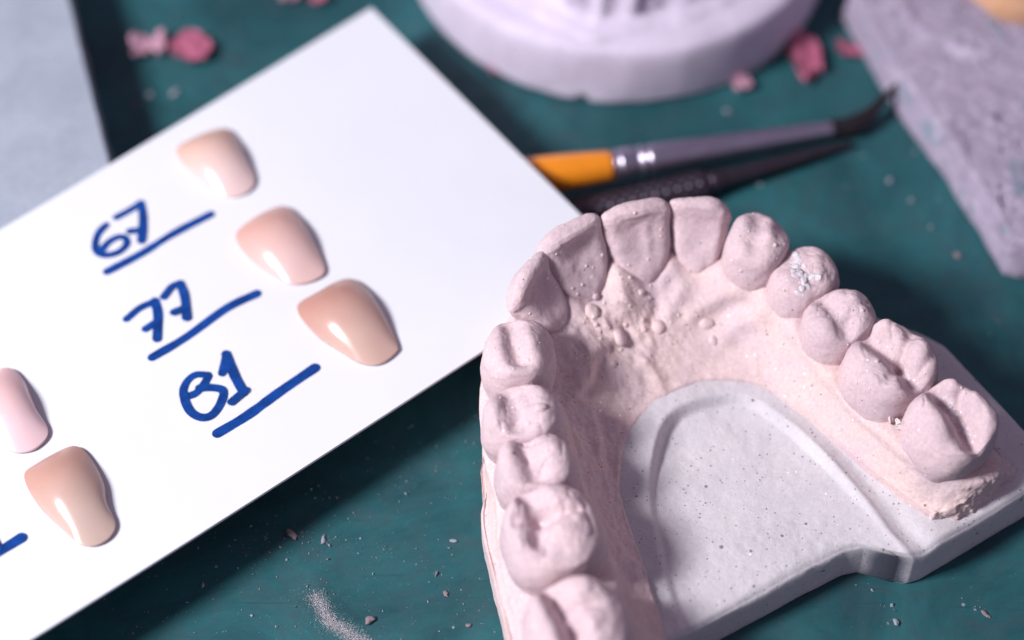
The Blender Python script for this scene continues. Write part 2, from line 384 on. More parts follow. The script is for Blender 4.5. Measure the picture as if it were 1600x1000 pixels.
# ---- teeth
NT = 112
def rings(levels, wmul, capn, cap_h, cap_p):
    """levels: (z, y_inner, y_outer, half width, exponent)"""
    L = np.array(levels, float); zs = np.linspace(L[0, 0], L[-1, 0], 60)
    zs = L[0, 0] + (L[-1, 0] - L[0, 0]) * (1 - (1 - np.linspace(0, 1, 60)) ** 1.5)
    Q = hermite(L[:, 0], L[:, 1:], zs)
    th = np.linspace(0, 2 * math.pi, NT, endpoint=False); V = []
    def ring(z, yl, yb, wx, n, k=1.0, dz=0.0):
        c, s = np.cos(th), np.sin(th); e = 2 / n
        x = wx * np.sign(c) * np.abs(c) ** e * k; wy = (yb - yl) / 2
        y = (yb + yl) / 2 + wy * np.sign(s) * np.abs(s) ** e * k
        return np.column_stack([x, y, np.full(NT, z + dz)])
    for z, q in zip(zs, Q): V.append(ring(z, *q))
    for k in np.linspace(1, 0, capn + 1)[1:-1]:
        V.append(ring(zs[-1], *Q[-1], k=k, dz=cap_h * (1 - k ** cap_p)))
    nr = len(V); V = np.vstack(V); F = gridfaces(nr, NT)
    tip = np.array([[0, (Q[-1, 0] + Q[-1, 1]) / 2, zs[-1] + cap_h]]); V = np.vstack([V, tip])
    F += [((nr - 1) * NT + c, (nr - 1) * NT + (c + 1) % NT, nr * NT) for c in range(NT)]
    return V, F
def posterior(k, top, gum, md, bl, cap_h=0.0, lean=0.0, n=2.6, flat=0.72):
    a, b = md / 2, bl / 2; h = top - gum
    prof = [(gum - 4, .80, .78), (gum - 1, .86, .86), (gum + .16 * h, .95, .96), (gum + .40 * h, 1.0, 1.0), (gum + .66 * h, 1.0, .95), (gum + .84 * h, .96, .86), (gum + .95 * h, .885, flat + .02), (top, .77, flat - .13)]
    return [(z, -b * sy + lean * (z - gum), b * sy + lean * (z - gum), a * sx, n) for z, sx, sy in prof]
def anterior(top, gum, md, thick=2.2, slope=1.0, n=2.7):
    a = md / 2; h = top - gum
    return [(gum - 3, -2.7, 2.4, a * .52, 2.2), (gum - .8, -3.1, 2.9, a * .56, 2.1), (gum + .10 * h, -3.25, 3.2, a * .67, 2.1), (gum + .28 * h, -2.75, 3.5, a * .83, 2.2),
            (gum + .52 * h, -1.2 * slope, 3.7, a * .93, 2.5), (gum + .74 * h, 0.15, 3.6, a * 1.0, n), (gum + .90 * h, 0.75, 0.75 + thick + .5, a * 1.0, n + .3), (gum + .97 * h, 0.95, 0.85 + thick + .2, a * .94, n + .2), (top, 1.15, 0.85 + thick, a * .84, n + .2)]
# features on each crown. 'p': pixel polyline laid on the biting surface; (points, height, width)
FEAT = {
 'R6': [([(1360, 527), (1392, 552), (1408, 566), (1426, 592), (1446, 608)], -1.35, 1.1), ([(1408, 566), (1422, 530)], -0.8, 0.55), ([(1380, 505)], 1.3, 1.7), ([(1436, 548)], 1.35, 1.6), ([(1346, 566), (1362, 600)], 0.9, 1.9),
        ([(1405, 618)], 0.8, 1.4), ([(1372, 572), (1400, 590)], 0.35, 0.6), ([(1408, 566), (1385, 600)], -0.35, 0.45), ([(1440, 578), (1455, 560)], -0.3, 0.4), ([(1352, 520), (1366, 512)], -0.4, 0.5)],
 'R7': [([(1462, 606), (1478, 630), (1500, 660), (1524, 692)], -2.1, 1.05), ([(1478, 596)], 1.2, 1.5), ([(1534, 632), (1546, 660)], 1.25, 1.35), ([(1444, 636), (1468, 664)], 1.3, 1.45), ([(1500, 618), (1506, 640)], -0.8, 0.5),
        ([(1480, 640), (1494, 672)], 0.35, 0.4), ([(1512, 712)], 0.55, 1.1), ([(1520, 622), (1512, 646)], 0.4, 0.5)],
 'R5': [([(1288, 470), (1305, 490), (1330, 518)], -0.95, 0.85), ([(1338, 470)], 0.75, 1.7), ([(1284, 506)], 0.35, 1.6), ([(1330, 478), (1314, 496)], 0.35, 0.7), ([(1350, 492), (1338, 515)], 0.3, 0.7)],
 'R4': [([(1234, 402), (1252, 425), (1270, 446)], -0.3, 1.1), ([(1276, 396)], 0.5, 1.6), ([(1234, 440)], 0.35, 1.5), ([(1274, 412), (1284, 432)], 0.35, 0.5), ([(1262, 396), (1280, 424)], -0.3, 0.6)],
 'R3': [([(1160, 332), (1184, 330)], 0.5, 1.2), ([(1186, 352), (1178, 375)], -0.4, 1.0), ([(1205, 345), (1200, 372)], 0.5, 0.7), ([(1214, 355)], -0.35, 0.8), ([(1164, 350), (1160, 390)], 0.45, 0.9), ([(1196, 390), (1190, 420)], 0.3, 1.1)],
 'L3': [([(796, 505), (802, 535), (812, 562)], -1.0, 0.85), ([(778, 500), (774, 545)], 0.6, 1.1), ([(838, 540), (846, 575)], 0.5, 1.0), ([(800, 585), (830, 590)], 0.45, 0.9), ([(822, 520), (826, 550)], 0.25, 0.6)],
 'L4': [([(797, 618), (802, 640), (808, 658)], -1.05, 1.1), ([(772, 640)], 0.7, 1.5), ([(848, 620), (856, 650)], 0.45, 1.2), ([(822, 612), (830, 628)], -0.3, 0.5)],
 'L5': [([(818, 686), (822, 706), (836, 736)], -1.1, 1.0), ([(795, 704)], 0.8, 1.4), ([(868, 704)], 0.75, 1.5), ([(824, 716), (812, 700)], -0.3, 0.4), ([(838, 690)], 0.2, 0.6)],
 'L6': [([(818, 764), (836, 792), (846, 810), (842, 845)], -0.85, 1.0), ([(820, 775)], -0.35, 0.8), ([(842, 840)], -0.45, 0.9), ([(846, 806), (806, 812)], -0.75, 0.6), ([(846, 806), (900, 800)], -0.55, 0.6),
        ([(798, 785)], 0.9, 1.4), ([(812, 848)], 0.8, 1.6), ([(884, 780)], 0.85, 1.5), ([(893, 832)], 0.8, 1.5), ([(905, 812)], 0.4, 0.5), ([(855, 770), (870, 790)], 0.3, 0.6), ([(870, 830), (856, 845)], 0.3, 0.6)],
 'L7': [([(856, 916), (868, 938), (890, 972), (900, 1000)], -1.5, 0.95), ([(866, 930)], -0.6, 0.8), ([(896, 982)], -0.8, 0.9), ([(838, 940)], 0.9, 1.6), ([(915, 920)], 0.9, 1.6), ([(930, 985)], 0.9, 1.6), ([(862, 1000)], 0.8, 1.6), ([(880, 952), (925, 950)], -0.4, 0.5)]}
# inner faces of the front teeth in the crown's own (across, height-fraction) frame
FRONT = {
 'L2': [((0, .75), (0.3, .45), -0.75, 1.1), ((-2.9, .9), (-2.0, .3), 0.25, 0.7), ((2.9, .9), (2.2, .3), 0.3, 0.6)],
 'L1': [((0.2, .76), (0.4, .45), -0.8, 1.25), ((-3.3, .9), (-2.4, .25), 0.22, 0.6), ((3.3, .9), (2.3, .25), 0.22, 0.6), ((0.4, .5), (1.0, .3), 0.25, 0.5), ((0, .2), (0, .15), 0.3, 1.0)],
 'R1': [((0.2, .72), (0, .45), -0.42, 1.4), ((-3.4, .9), (-2.3, .25), 0.2, 0.6), ((3.4, .9), (2.4, .25), 0.25, 0.6), ((0.7, .75), (0.6, .4), 0.22, 0.4), ((0, .2), (0, .15), 0.3, 1.1)],
 'R2': [((0.2, .72), (0, .4), -0.3, 1.2), ((-2.8, .9), (-2.0, .25), 0.15, 0.6), ((2.7, .9), (2.0, .25), 0.3, 0.55), ((0, .2), (0, .15), 0.25, 1.0)]}
TOOTH_LABEL = {}
for k, (nm, px, zc, md, bl, top, gum) in enumerate(TEETH):
    front = nm in FRONT
    if front:
        thick = {'L1': 2.1, 'R1': 1.9, 'L2': 1.5, 'R2': 1.5}[nm]
        lev = anterior(top, gum, md, thick, n=2.1 if nm[1] == '2' else 2.5); V, F = rings(lev, 1, 26, 0.22, 2.5)
    elif nm in ('L3', 'R3'):
        lev = posterior(k, top, gum, md, bl, n=2.3, flat=0.60, lean=0.0); V, F = rings(lev, 1, 36, 0.6, 1.6)
    else:
        lev = posterior(k, top, gum, md, bl, n=2.2 if nm[1] in '45' else 2.45, flat=0.72); V, F = rings(lev, 1, 44, 0.15 if nm[1] in '67' else 0.55, 2.0)
    V = V.copy(); loc = V.copy()
    if front:
        # shape: uneven cutting edge, corners rounded more on the far side
        sx = 1 if nm[0] == 'R' else -1
        hgt = sstep(gum + 2, top, V[:, 2])
        V[:, 2] -= hgt * ({'L2': 2.0, 'L1': 1.0, 'R1': 0.8, 'R2': 2.0}[nm] * np.clip(sx * V[:, 0] / (md / 2), 0, 1) ** 2.5 + 0.15 * np.clip(-sx * V[:, 0] / (md / 2), 0, 1) ** 4)
        N = vnormals(V, F); 
        if N[(30 * NT) + NT * 3 // 4, 1] > 0: F = [f[::-1] for f in F]; N = -N
        w = sstep(0.15, 0.6, -N[:, 1]) * sstep(gum - 1, gum + 1.5, V[:, 2]) * (1 - sstep(top - 1.0, top - 0.3, V[:, 2]))
        uz = np.column_stack([V[:, 0], (V[:, 2] - gum) * 1.25])
        for a, b, amp, sig in FRONT[nm]:
            q = np.array([[a[0], a[1] * (top - gum) * 1.25], [b[0], b[1] * (top - gum) * 1.25]])
            V[:, 1] -= w * amp * np.exp(-segdist(uz, q) ** 2 / (2 * sig * sig))
    W = np.empty_like(V); W[:, :2] = TC[k, :2] + V[:, :1] * TAN[k] + V[:, 1:2] * NRM[k]; W[:, 2] = V[:, 2]
    N = vnormals(W, F)
    if N[-1, 2] < 0: F = [f[::-1] for f in F]; N = -N
    if not front:
        w = sstep(gum + 0.62 * (top - gum), gum + 0.92 * (top - gum), W[:, 2])
        wr = sstep(gum + 0.30 * (top - gum), gum + 0.9 * (top - gum), W[:, 2])
        dz = np.zeros(len(W)); inr = np.hypot(loc[:, 0] / (md / 2), loc[:, 1] / (bl / 2))
        w = w * (1 - 0.45 * sstep(0.6, 0.95, np.abs(loc[:, 0]) / (md / 2)))      # ridges stay at both ends of the crown
        for pts, amp, sig in FEAT.get(nm, []):
            q = ats(pts, top)[:, :2]; sig = sig * ((0.9 if amp < 0 else 0.95) if nm[1] in '67' else 1.0)
            dz += (w if amp < 0 else wr) * amp * ((1.15 if amp < 0 else 1.15) if nm[1] in '67' else 1.15) * np.exp(-segdist(W[:, :2], q) ** 2 / (2 * sig * sig))
        if nm[1] in '4567':                     # fine fissures wandering over the biting surface
            fz = vnoise(np.column_stack([W[:, :2] / 2.3, np.full(len(W), k * 3.7)]), 5)
            fz2 = vnoise(np.column_stack([W[:, :2] / 1.2, np.full(len(W), k * 5.1)]), 6)
            dz -= w * (0.15 * np.exp(-(fz / 0.12) ** 2) + 0.05 * np.exp(-(fz2 / 0.14) ** 2))
        W[:, 2] += dz
        N = vnormals(W, F)
    W += N * (0.16 * fbm(W, 3.4, 2, 60 + k) + 0.055 * fbm(W, 1.1, 3, 80 + k) + 0.02 * fbm(W, 0.4, 2, 99))[:, None]
    o = mk('tooth', W, F, TOOTHM, cast); HERO.append((W, F)); TOOTH_LABEL[nm] = o

# ---- white base with the scooped-out tongue space
RECESS = [(1085, 1040), (1072, 1000), (1055, 945), (1030, 857), (1017, 782), (1019, 731), (1034, 672), (1059, 643), (1100, 626), (1144, 619), (1179, 626), (1214, 650),
          (1245, 674), (1285, 712), (1320, 749), (1364, 798), (1390, 833), (1417, 862), (1450, 905)]
def white_base():
    zt = 6.1
    front = [(1040, 1005), (1100, 973), (1188, 925), (1276, 877), (1322, 855), (1352, 850), (1378, 856), (1402, 866), (1424, 869), (1446, 862), (1500, 831), (1600, 772), (1652, 741)]
    fr = ats(front, zt)[:, :2]
    back = []
    for q in ((1640, 719), (1600, 677), (1530, 602), (1475, 543), (1440, 525), (1400, 510)): back.append(at(*q, zt)[:2])
    for k in range(len(TEETH) - 5, -1, -1):
        R = ST[k + 1][2, :2]; back.append(R - NRM[k] * 0.6)
    for q in ((835, 1095), (900, 1083), (960, 1049)): back.append(at(*q, zt)[:2])
    poly = np.vstack([fr, back])
    c = at(1185, 800, zt)[:2]
    # even angular sampling of the outline around c
    D = []
    for a, b in zip(poly, np.roll(poly, -1, axis=0)): D.append(a + (b - a) * np.linspace(0, 1, 60, endpoint=False)[:, None])
    D = np.vstack(D)
    for _ in range(60): D = 0.5 * D + 0.25 * (np.roll(D, 1, axis=0) + np.roll(D, -1, axis=0))
    ang = np.unwrap(np.arctan2(D[:, 1] - c[1], D[:, 0] - c[0])); rad = np.linalg.norm(D - c, axis=1)
    if ang[-1] < ang[0]: ang = ang[::-1]; rad = rad[::-1]
    n = 900; th = np.linspace(ang[0], ang[0] + 2 * math.pi, n, endpoint=False)
    o = np.argsort(ang); R = np.interp(th, ang[o], rad[o], period=None)
    rc = open_curve(ats(RECESS, 6.8)[:, :2], 160)
    crc = np.vstack([rc, [[200, -120], [0, -200]]])
    def inside(P):   # inside the scoop: even-odd test
        x, y = P[:, 0], P[:, 1]; r = np.zeros(len(P), bool)
        for a, b in zip(crc, np.roll(crc, -1, axis=0)):
            m = ((a[1] > y) != (b[1] > y)) & (x < (b[0] - a[0]) * (y - a[1]) / (b[1] - a[1] + 1e-12) + a[0]); r ^= m
        return r
    rows = []
    for k in np.concatenate([np.linspace(0.004, 1, 170) ** 0.9]):
        rows.append(c + (R * k)[:, None] * np.column_stack([np.cos(th), np.sin(th)]))
    P = np.vstack(rows); d = segdist(P, rc[::2]); sd = np.where(inside(P), d, -d)
    frontd = segdist(P, fr[1:6])
    edge = np.repeat(np.linspace(0.004, 1, 170) ** 0.9, n)
    tpos = np.clip((P[:, 1] - fr[4, 1]) / 22.0, 0, 1)                # 0 at the front, 1 at the back of the scoop
    leftness = sstep(6, -6, P[:, 0] - (c[0] - 4))
    ledge = 6.1 + 0.8 * sstep(0.0, 0.7, tpos) + 0.5 * leftness
    floor = 6.0 - 0.25 * sstep(0, 0.6, tpos) - 0.2 * leftness + 0.3 * np.exp(-np.maximum(sd, 0) / 2.2)
    wall = sstep(0.8, -0.35, sd)
    z = floor + (ledge - floor) * wall
    z += 0.32 * np.exp(-((sd + 0.25) / 0.5) ** 2) * sstep(0, 10, P[:, 0] - c[0])               # raised lip
    z -= 0.40 * np.exp(-((sd + 2.2) / 1.1) ** 2) * sstep(0, 12, P[:, 0] - c[0])                # the hollow outside it
    z += 0.5 * np.exp(-(np.linalg.norm(P - at(1462, 836, 6)[:2], axis=1) / 3.0) ** 2)
    rr = np.repeat(np.linspace(0.004, 1, 170) ** 0.9, n) * np.tile(R, 170); dist_edge = np.tile(R, 170) - rr
    z -= 0.55 * np.exp(-(dist_edge / 0.55) ** 1.5)
    P3 = np.column_stack([P, z]); P3[:, 2] += 0.10 * fbm(P3 * [1, 1, 0], 5, 3, 5) + 0.03 * fbm(P3 * [1, 1, 0], 0.9, 3, 6)
    top_edge = P3[-n:]
    side = []
    nrm = np.column_stack([np.cos(th), np.sin(th)])
    for f, out in ((0.94, 0.18), (0.84, 0.30), (0.7, 0.34), (0.5, 0.36), (0.3, 0.40), (0.12, 0.42), (0.03, 0.30), (0.0, 0.05)):
        q = top_edge.copy(); q[:, 2] *= f; q[:, :2] += nrm * out; 
        q[:, :2] += nrm * (0.09 * fbm(q, 2.4, 3, 15))[:, None] * (1 if f > 0.03 else 0.6); side.append(q)
    # small pits
    V = np.vstack([P3] + side); F = gridfaces(170 + len(side), n)
    F.append(tuple(range(n))[::-1])
    mk('plaster_base', V, F, WHITE, cast); HERO.append((V, F[:-1]))
white_base()

# ---- blobs, pores and residue on the cast
BV = hero_bvh()
def blob(c, nrm, r, flat=0.6, seed=0, n=10, stretch=1.0, ang=0.0):
    nrm = nrm / np.linalg.norm(nrm); a = np.cross(nrm, [0, 0.3, 1]); a /= np.linalg.norm(a); b = np.cross(nrm, a)
    a, b = a * math.cos(ang) + b * math.sin(ang), b * math.cos(ang) - a * math.sin(ang)
    V = []; m = max(4, n // 2)
    for i in range(m):
        ph = (i / (m - 1)) * math.pi * 0.62 + 0.001 if m > 1 else 0
        for j in range(n):
            t = 2 * math.pi * j / n
            V.append(c + nrm * (math.cos(ph) * r * flat) + (a * math.cos(t) * stretch + b * math.sin(t)) * math.sin(ph) * r)
    V = np.array(V); V += (V - c) * (0.22 * fbm(V + seed * 7.7, r * 1.2, 2, seed))[:, None]
    F = gridfaces(m, n); F.append(tuple(range(n))[::-1]); return V, F
BEADS = [(925, 487, .95), (969, 527, 1.0), (1029, 511, .92), (1104, 507, .75), (931, 464, .5), (1114, 531, .5), (1006, 515, .36), (959, 569, .42), (1002, 457, .45), (846, 637, .62), (826, 661, .3), (825, 563, .3), (978, 508, .32)]
for i, (x, y, r) in enumerate(BEADS):
    h = hit(BV, x, y)
    if h: V, F = blob(h[0], h[1], r, 0.62, i, 20, 1.15 if i % 2 else 0.95, i * 1.1); mk('plaster_bead', V, [f[::-1] for f in F], PINK, cast)
fine = []; cnt = 0; FV = []; FF = []
def add_mesh(FV, FF, V, F):
    n = sum(len(v) for v in FV); FV.append(V); FF.extend([tuple(i + n for i in f) for f in F])
for i in range(330):
    x = rng.uniform(770, 1560); y = rng.uniform(310, 990)
    if i < 110: x, y = rng.normal(985, 60), rng.normal(500, 50)
    h = hit(BV, x, y)
    if h is None or h[0][2] < 8.2 or h[1][2] < 0.1: continue
    V, F = blob(h[0], h[1], abs(rng.normal(0.09, 0.06)) + 0.05, 0.6, i, 6); add_mesh(FV, FF, V, F)
o = mk('fine_plaster_beads', np.vstack(FV), FF, PALEPINK, cast); tag(o, kind='stuff')
def residue(owner, strokes, name, thick=0.22):
    """crumbly white powder following the surface along pixel strokes: (points, half width in px)"""
    FV = []; FF = []
    for s, (pts, wpx) in enumerate(strokes):
        c = open_curve(pts, max(10, int(len(pts) * 8)))
        t = np.gradient(c, axis=0); t /= np.linalg.norm(t, axis=1, keepdims=True); nn = np.column_stack([-t[:, 1], t[:, 0]])
        m = 9; V = []; ok = True
        for i in range(len(c)):
            wv = wpx * (0.65 + 0.55 * rng.random()) * (0.45 + 0.55 * math.sin(math.pi * (i + 0.5) / len(c)))
            for j in range(m):
                u = (j / (m - 1)) * 2 - 1; p = c[i] + nn[i] * u * wv
                h = hit(BV, p[0], p[1])
                if h is None: ok = False; break
                lift = -0.10 + (thick + 0.10) * (1 - u * u) * (0.6 + 0.8 * rng.random()) * (0 if i in (0, len(c) - 1) else 1)
                V.append(h[0] + h[1] * lift)
            if not ok: break
        if ok: add_mesh(FV, FF, np.array(V), gridfaces(len(c), m, closed=False))
    if FV:
        n = mk(name, np.vstack(FV), FF, PALEPINK, owner); tag(n, kind='stuff')
def powder_spots(owner, lines, count, rpx, rmin, rmax):
    FV = []; FF = []
    for i in range(count):
        pts = lines[i % len(lines)]; c = open_curve(pts, 40)[rng.integers(40)] + rng.normal(0, rpx, 2)
        h = hit(BV, *c)
        if h is None: continue
        V, F = blob(h[0] - h[1] * 0.02, h[1], rng.uniform(rmin, rmax), rng.uniform(0.10, 0.22), i + 3, 8, rng.uniform(0.7, 1.6), rng.uniform(0, 3)); add_mesh(FV, FF, V, [f[::-1] for f in F])
    if FV: tag(mk('powder_residue', np.vstack(FV), FF, POWDER, owner), kind='stuff')
powder_spots(TOOTH_LABEL['R4'], [[(1243, 402), (1250, 420), (1254, 440), (1250, 458)], [(1238, 418), (1250, 426), (1262, 430), (1272, 438)], [(1242, 408), (1246, 430)]], 60, 3.2, 0.16, 0.46)
powder_spots(TOOTH_LABEL['R6'], [[(1366, 530), (1390, 548), (1406, 566)], [(1406, 566), (1424, 590), (1444, 606)]], 22, 3.0, 0.06, 0.2)
powder_spots(TOOTH_LABEL['R7'], [[(1472, 622), (1488, 645), (1502, 668), (1522, 690)]], 45, 4.0, 0.08, 0.28)
residue(TOOTH_LABEL['R6'], [([(1388, 652), (1402, 662), (1408, 672)], 5)], 'plaster_shred', 0.6)

# ================================================================== the card with its handwriting
ZC = 8.8
CT, CR = at(580, 12, ZC), at(976, 404, ZC)
uS = (CR - CT); short = np.linalg.norm(uS); uS /= short; LONG = 92.0
uT = at(0, 360, ZC) - CT; uT /= np.linalg.norm(uT); uB = at(60, 1000, ZC) - CR; uB /= np.linalg.norm(uB)   # cut by hand, not quite square
uL = uT + uB; uL /= np.linalg.norm(uL); CL, CB = CT + uT * LONG, CR + uB * LONG
def card_z(p):                   # the card curls up a little towards its far long end
    t = (np.asarray(p)[..., :2] - CT[:2]) @ uL[:2]
    return 0.0005 * np.maximum(t - 42, 0) ** 2
def card():
    th = 0.35; nx, ny = 30, 46
    V = []; 
    for layer in (0, 1):
        for j in range(ny):
            for i in range(nx):
                a_, b_ = i / (nx - 1), j / (ny - 1)
                p = (CT * (1 - a_) + CR * a_) * (1 - b_) + (CL * (1 - a_) + CB * a_) * b_
                p = p + np.array([0, 0, (-th if layer == 0 else 0) + card_z(p)]); V.append(p)
    V = np.array(V)
    m = nx * ny; F = [f for f in gridfaces(ny, nx, False)]
    F2 = [tuple(i + m for i in f[::-1]) for f in F]; E = []
    border = [i for i in range(nx)] + [j * nx + nx - 1 for j in range(1, ny)] + [(ny - 1) * nx + i for i in range(nx - 2, -1, -1)] + [j * nx for j in range(ny - 2, 0, -1)]
    for a, b in zip(border, border[1:] + border[:1]): E.append((a, b, b + m, a + m))
    root = thing('note_card', [*(CT + uS * short / 2 + uL * LONG / 2)[:2], ZC - th], 'white card with blue handwritten 67, 77 and 81, holding five shade teeth', 'card')
    o = mk('card_sheet', V, F + F2 + E, CARD, root); split_angle(o, 40)
    return root
card_o = card()
def ribbon(name, strokes, label=None):
    """pen strokes on the card: each a list of zoomed pixels and a half width (mm)"""
    FV = []; FF = []; lvl = 0.05
    for pts, hw in strokes:
        c = open_curve([at(130 + x * 0.4, 300 + y * 0.4, ZC) for x, y in pts], 16 * len(pts))
        t = np.gradient(c, axis=0); t /= np.linalg.norm(t, axis=1, keepdims=True); nn = np.column_stack([-t[:, 1], t[:, 0], np.zeros(len(t))])
        w = hw * (1 + 0.10 * fbm(c, 1.6, 2, int(abs(pts[0][0])))); z = lvl + np.linspace(0, 0.03, len(c)); lvl += 0.035
        m = len(c); L = c + nn * w[:, None]; R = c - nn * w[:, None]
        L[:, 2] += z + card_z(c); R[:, 2] += z + card_z(c)
        V = np.vstack([L, R]); F = [(m + i, m + i + 1, i + 1, i) for i in range(m - 1)]
        for e, d in ((0, -1), (m - 1, 1)):
            k = len(V); a = []
            for q in range(1, 8):
                an = math.pi * q / 8
                a.append(c[e] + nn[e] * w[e] * math.cos(an) + t[e] * d * w[e] * math.sin(an) + np.array([0, 0, z[e] + card_z(c[e])]))
            V = np.vstack([V, a]); idx = [e] + list(range(k, k + 7)) + [m + e]
            F.append(tuple(idx) if d < 0 else tuple(idx[::-1]))
        add_mesh(FV, FF, V, F)
    o = mk(name, np.vstack(FV), FF, INK, card_o, smooth=False)
    if label: o['label'] = label
H = 0.47
ribbon('handwritten_number', [([(90, 130), (62, 160), (48, 200), (56, 235), (92, 248), (140, 235), (170, 205), (163, 180), (135, 178), (100, 197), (72, 228)], H), ([(130, 100), (175, 76), (222, 48)], H), ([(224, 46), (233, 90), (233, 140), (228, 192)], H * 1.15), ([(182, 156), (232, 150)], H)], 'blue handwritten 67')
ribbon('underline', [([(95, 312), (230, 240), (350, 165), (498, 88)], H * 1.15)])
ribbon('handwritten_number', [([(170, 498), (222, 455), (278, 430)], H), ([(280, 428), (292, 480), (289, 575)], H * 1.2), ([(244, 538), (290, 508)], H), ([(315, 412), (346, 374), (376, 360)], H), ([(378, 360), (396, 412), (404, 494)], H * 1.15), ([(355, 474), (398, 456)], H)], 'blue handwritten 77')
ribbon('underline', [([(270, 648), (400, 570), (560, 455), (678, 398)], H * 1.2)])
ribbon('handwritten_number', [([(488, 716), (440, 716), (408, 740), (392, 775), (398, 800), (440, 788), (470, 755), (490, 722)], H), ([(455, 768), (500, 766), (546, 778), (538, 825), (505, 872), (465, 884), (425, 866), (402, 830), (392, 790)], H * 1.1), ([(543, 710), (558, 640)], H), ([(558, 636), (590, 718), (626, 786)], H * 1.2), ([(580, 824), (634, 778)], H * 1.05)], 'blue handwritten 81')
ribbon('underline', [([(525, 945), (640, 875), (770, 780), (905, 688)], H * 1.3)])
def r7(x, y): return ((x * 0.44 - 130) / 0.4, (560 + y * 0.44 - 300) / 0.4)
ribbon('underline', [([r7(-70, 745), r7(10, 695), r7(80, 650)], H * 1.3), ([r7(-40, 610), r7(-18, 650), r7(0, 690)], H)])

# ---- the shade teeth lying on the card
SHADE = [
 ([(275, 234), (308, 212), (346, 200), (364, 208), (381, 238), (398, 276), (388, 298), (360, 306), (334, 296), (297, 266)], 2.5, (0.60, 0.385, 0.315), (0.70, 0.53, 0.51), 'pale peach shade tooth above the number 67, nearest the card corner'),
 ([(368, 368), (396, 340), (436, 322), (460, 330), (484, 364), (507, 416), (496, 434), (464, 443), (440, 436), (392, 404)], 2.6, (0.57, 0.335, 0.29), (0.68, 0.48, 0.455), 'rosy shade tooth between the numbers 67 and 77'),
 ([(464, 480), (496, 456), (536, 436), (564, 442), (592, 476), (620, 536), (616, 552), (592, 568), (564, 566), (536, 550), (492, 520)], 2.9, (0.45, 0.245, 0.20), (0.56, 0.385, 0.33), 'darkest orange-brown shade tooth, beside the number 81'),
 ([(39, 749), (58, 728), (105, 702), (126, 702), (145, 722), (163, 757), (168, 788), (181, 820), (172, 842), (150, 855), (126, 853), (105, 836), (62, 794)], 2.6, (0.47, 0.275, 0.225), (0.53, 0.395, 0.345), 'brownish shade tooth with waisted sides near the long lower card edge'),
 ([(-42, 634), (-22, 600), (2, 579), (22, 580), (40, 600), (57, 640), (76, 676), (58, 702), (30, 710), (8, 702), (-22, 678), (-44, 658)], 2.6, (0.66, 0.43, 0.43), (0.76, 0.55, 0.57), 'pale pink shade tooth cut off by the left picture edge')]
def shade_tooth(i, pts, h, neck, tip, label):
    z0 = ZC + 0.03; out = closed_curve([at(x, y, z0 + 0.5) for x, y in pts], 84)
    c = out.mean(0); V = []; Kk = 30
    zc_ = np.fft.fft((out[:, 0] - c[0]) + 1j * (out[:, 1] - c[1])); keep = np.zeros(len(out)); keep[[1, -1]] = 1; keep[[2, -2]] = 0.35
    el = np.fft.ifft(zc_ * keep); el = np.column_stack([el.real, el.imag])
    # long axis: from the wide neck (upper left) to the tip (lower right)
    d = at(pts[0][0] + 40, pts[0][1] + 80, z0) - at(pts[0][0], pts[0][1], z0); d = np.array([d[0], d[1], 0]); d /= np.linalg.norm(d)
    V.append(np.column_stack([out[:, :2] * 0.985 + c[:2] * 0.015, np.full(len(out), z0)]))
    V.append(np.column_stack([out[:, :2], np.full(len(out), z0 + 0.25)]))
    for k in np.linspace(1, 0.02, Kk):
        k2 = math.sin(k * math.pi / 2)
        m_ = k2 ** 4; p = c[:2] + ((out[:, :2] - c[:2]) * m_ + el * (1 - m_)) * k2; r = (p - c[:2]) @ d[:2]
        z = z0 + 0.5 + (h - 0.5) * (1 - k2 ** 2.0) ** 0.92 * (1 - 0.035 * r) - 0.012 * r * r * (1 - k2)
        V.append(np.column_stack([p, z]))
    nr = len(V); V = np.vstack(V); V[:, 2] += 0.05 * fbm(V * [1, 1, 0], 4.5, 1, 7 + i) * sstep(z0 + .4, z0 + 1.2, V[:, 2])
    V[:, 2] += card_z(V)
    n = len(out); F = gridfaces(nr, n); F.append(tuple((nr - 1) * n + j for j in range(n))); F.append(tuple(range(n))[::-1])
    N = vnormals(V, F)
    if N[nr * n - 3, 2] < 0: F = [f[::-1] for f in F]
    m = acrylic('acrylic_%d' % i, neck, tip, np.array([0, 0, 0]), d)
    o = mk('shade_tooth', V, F, m); tag(o, label, 'tooth', 'shade teeth on the card')
for i, a in enumerate(SHADE): shade_tooth(i, *a)

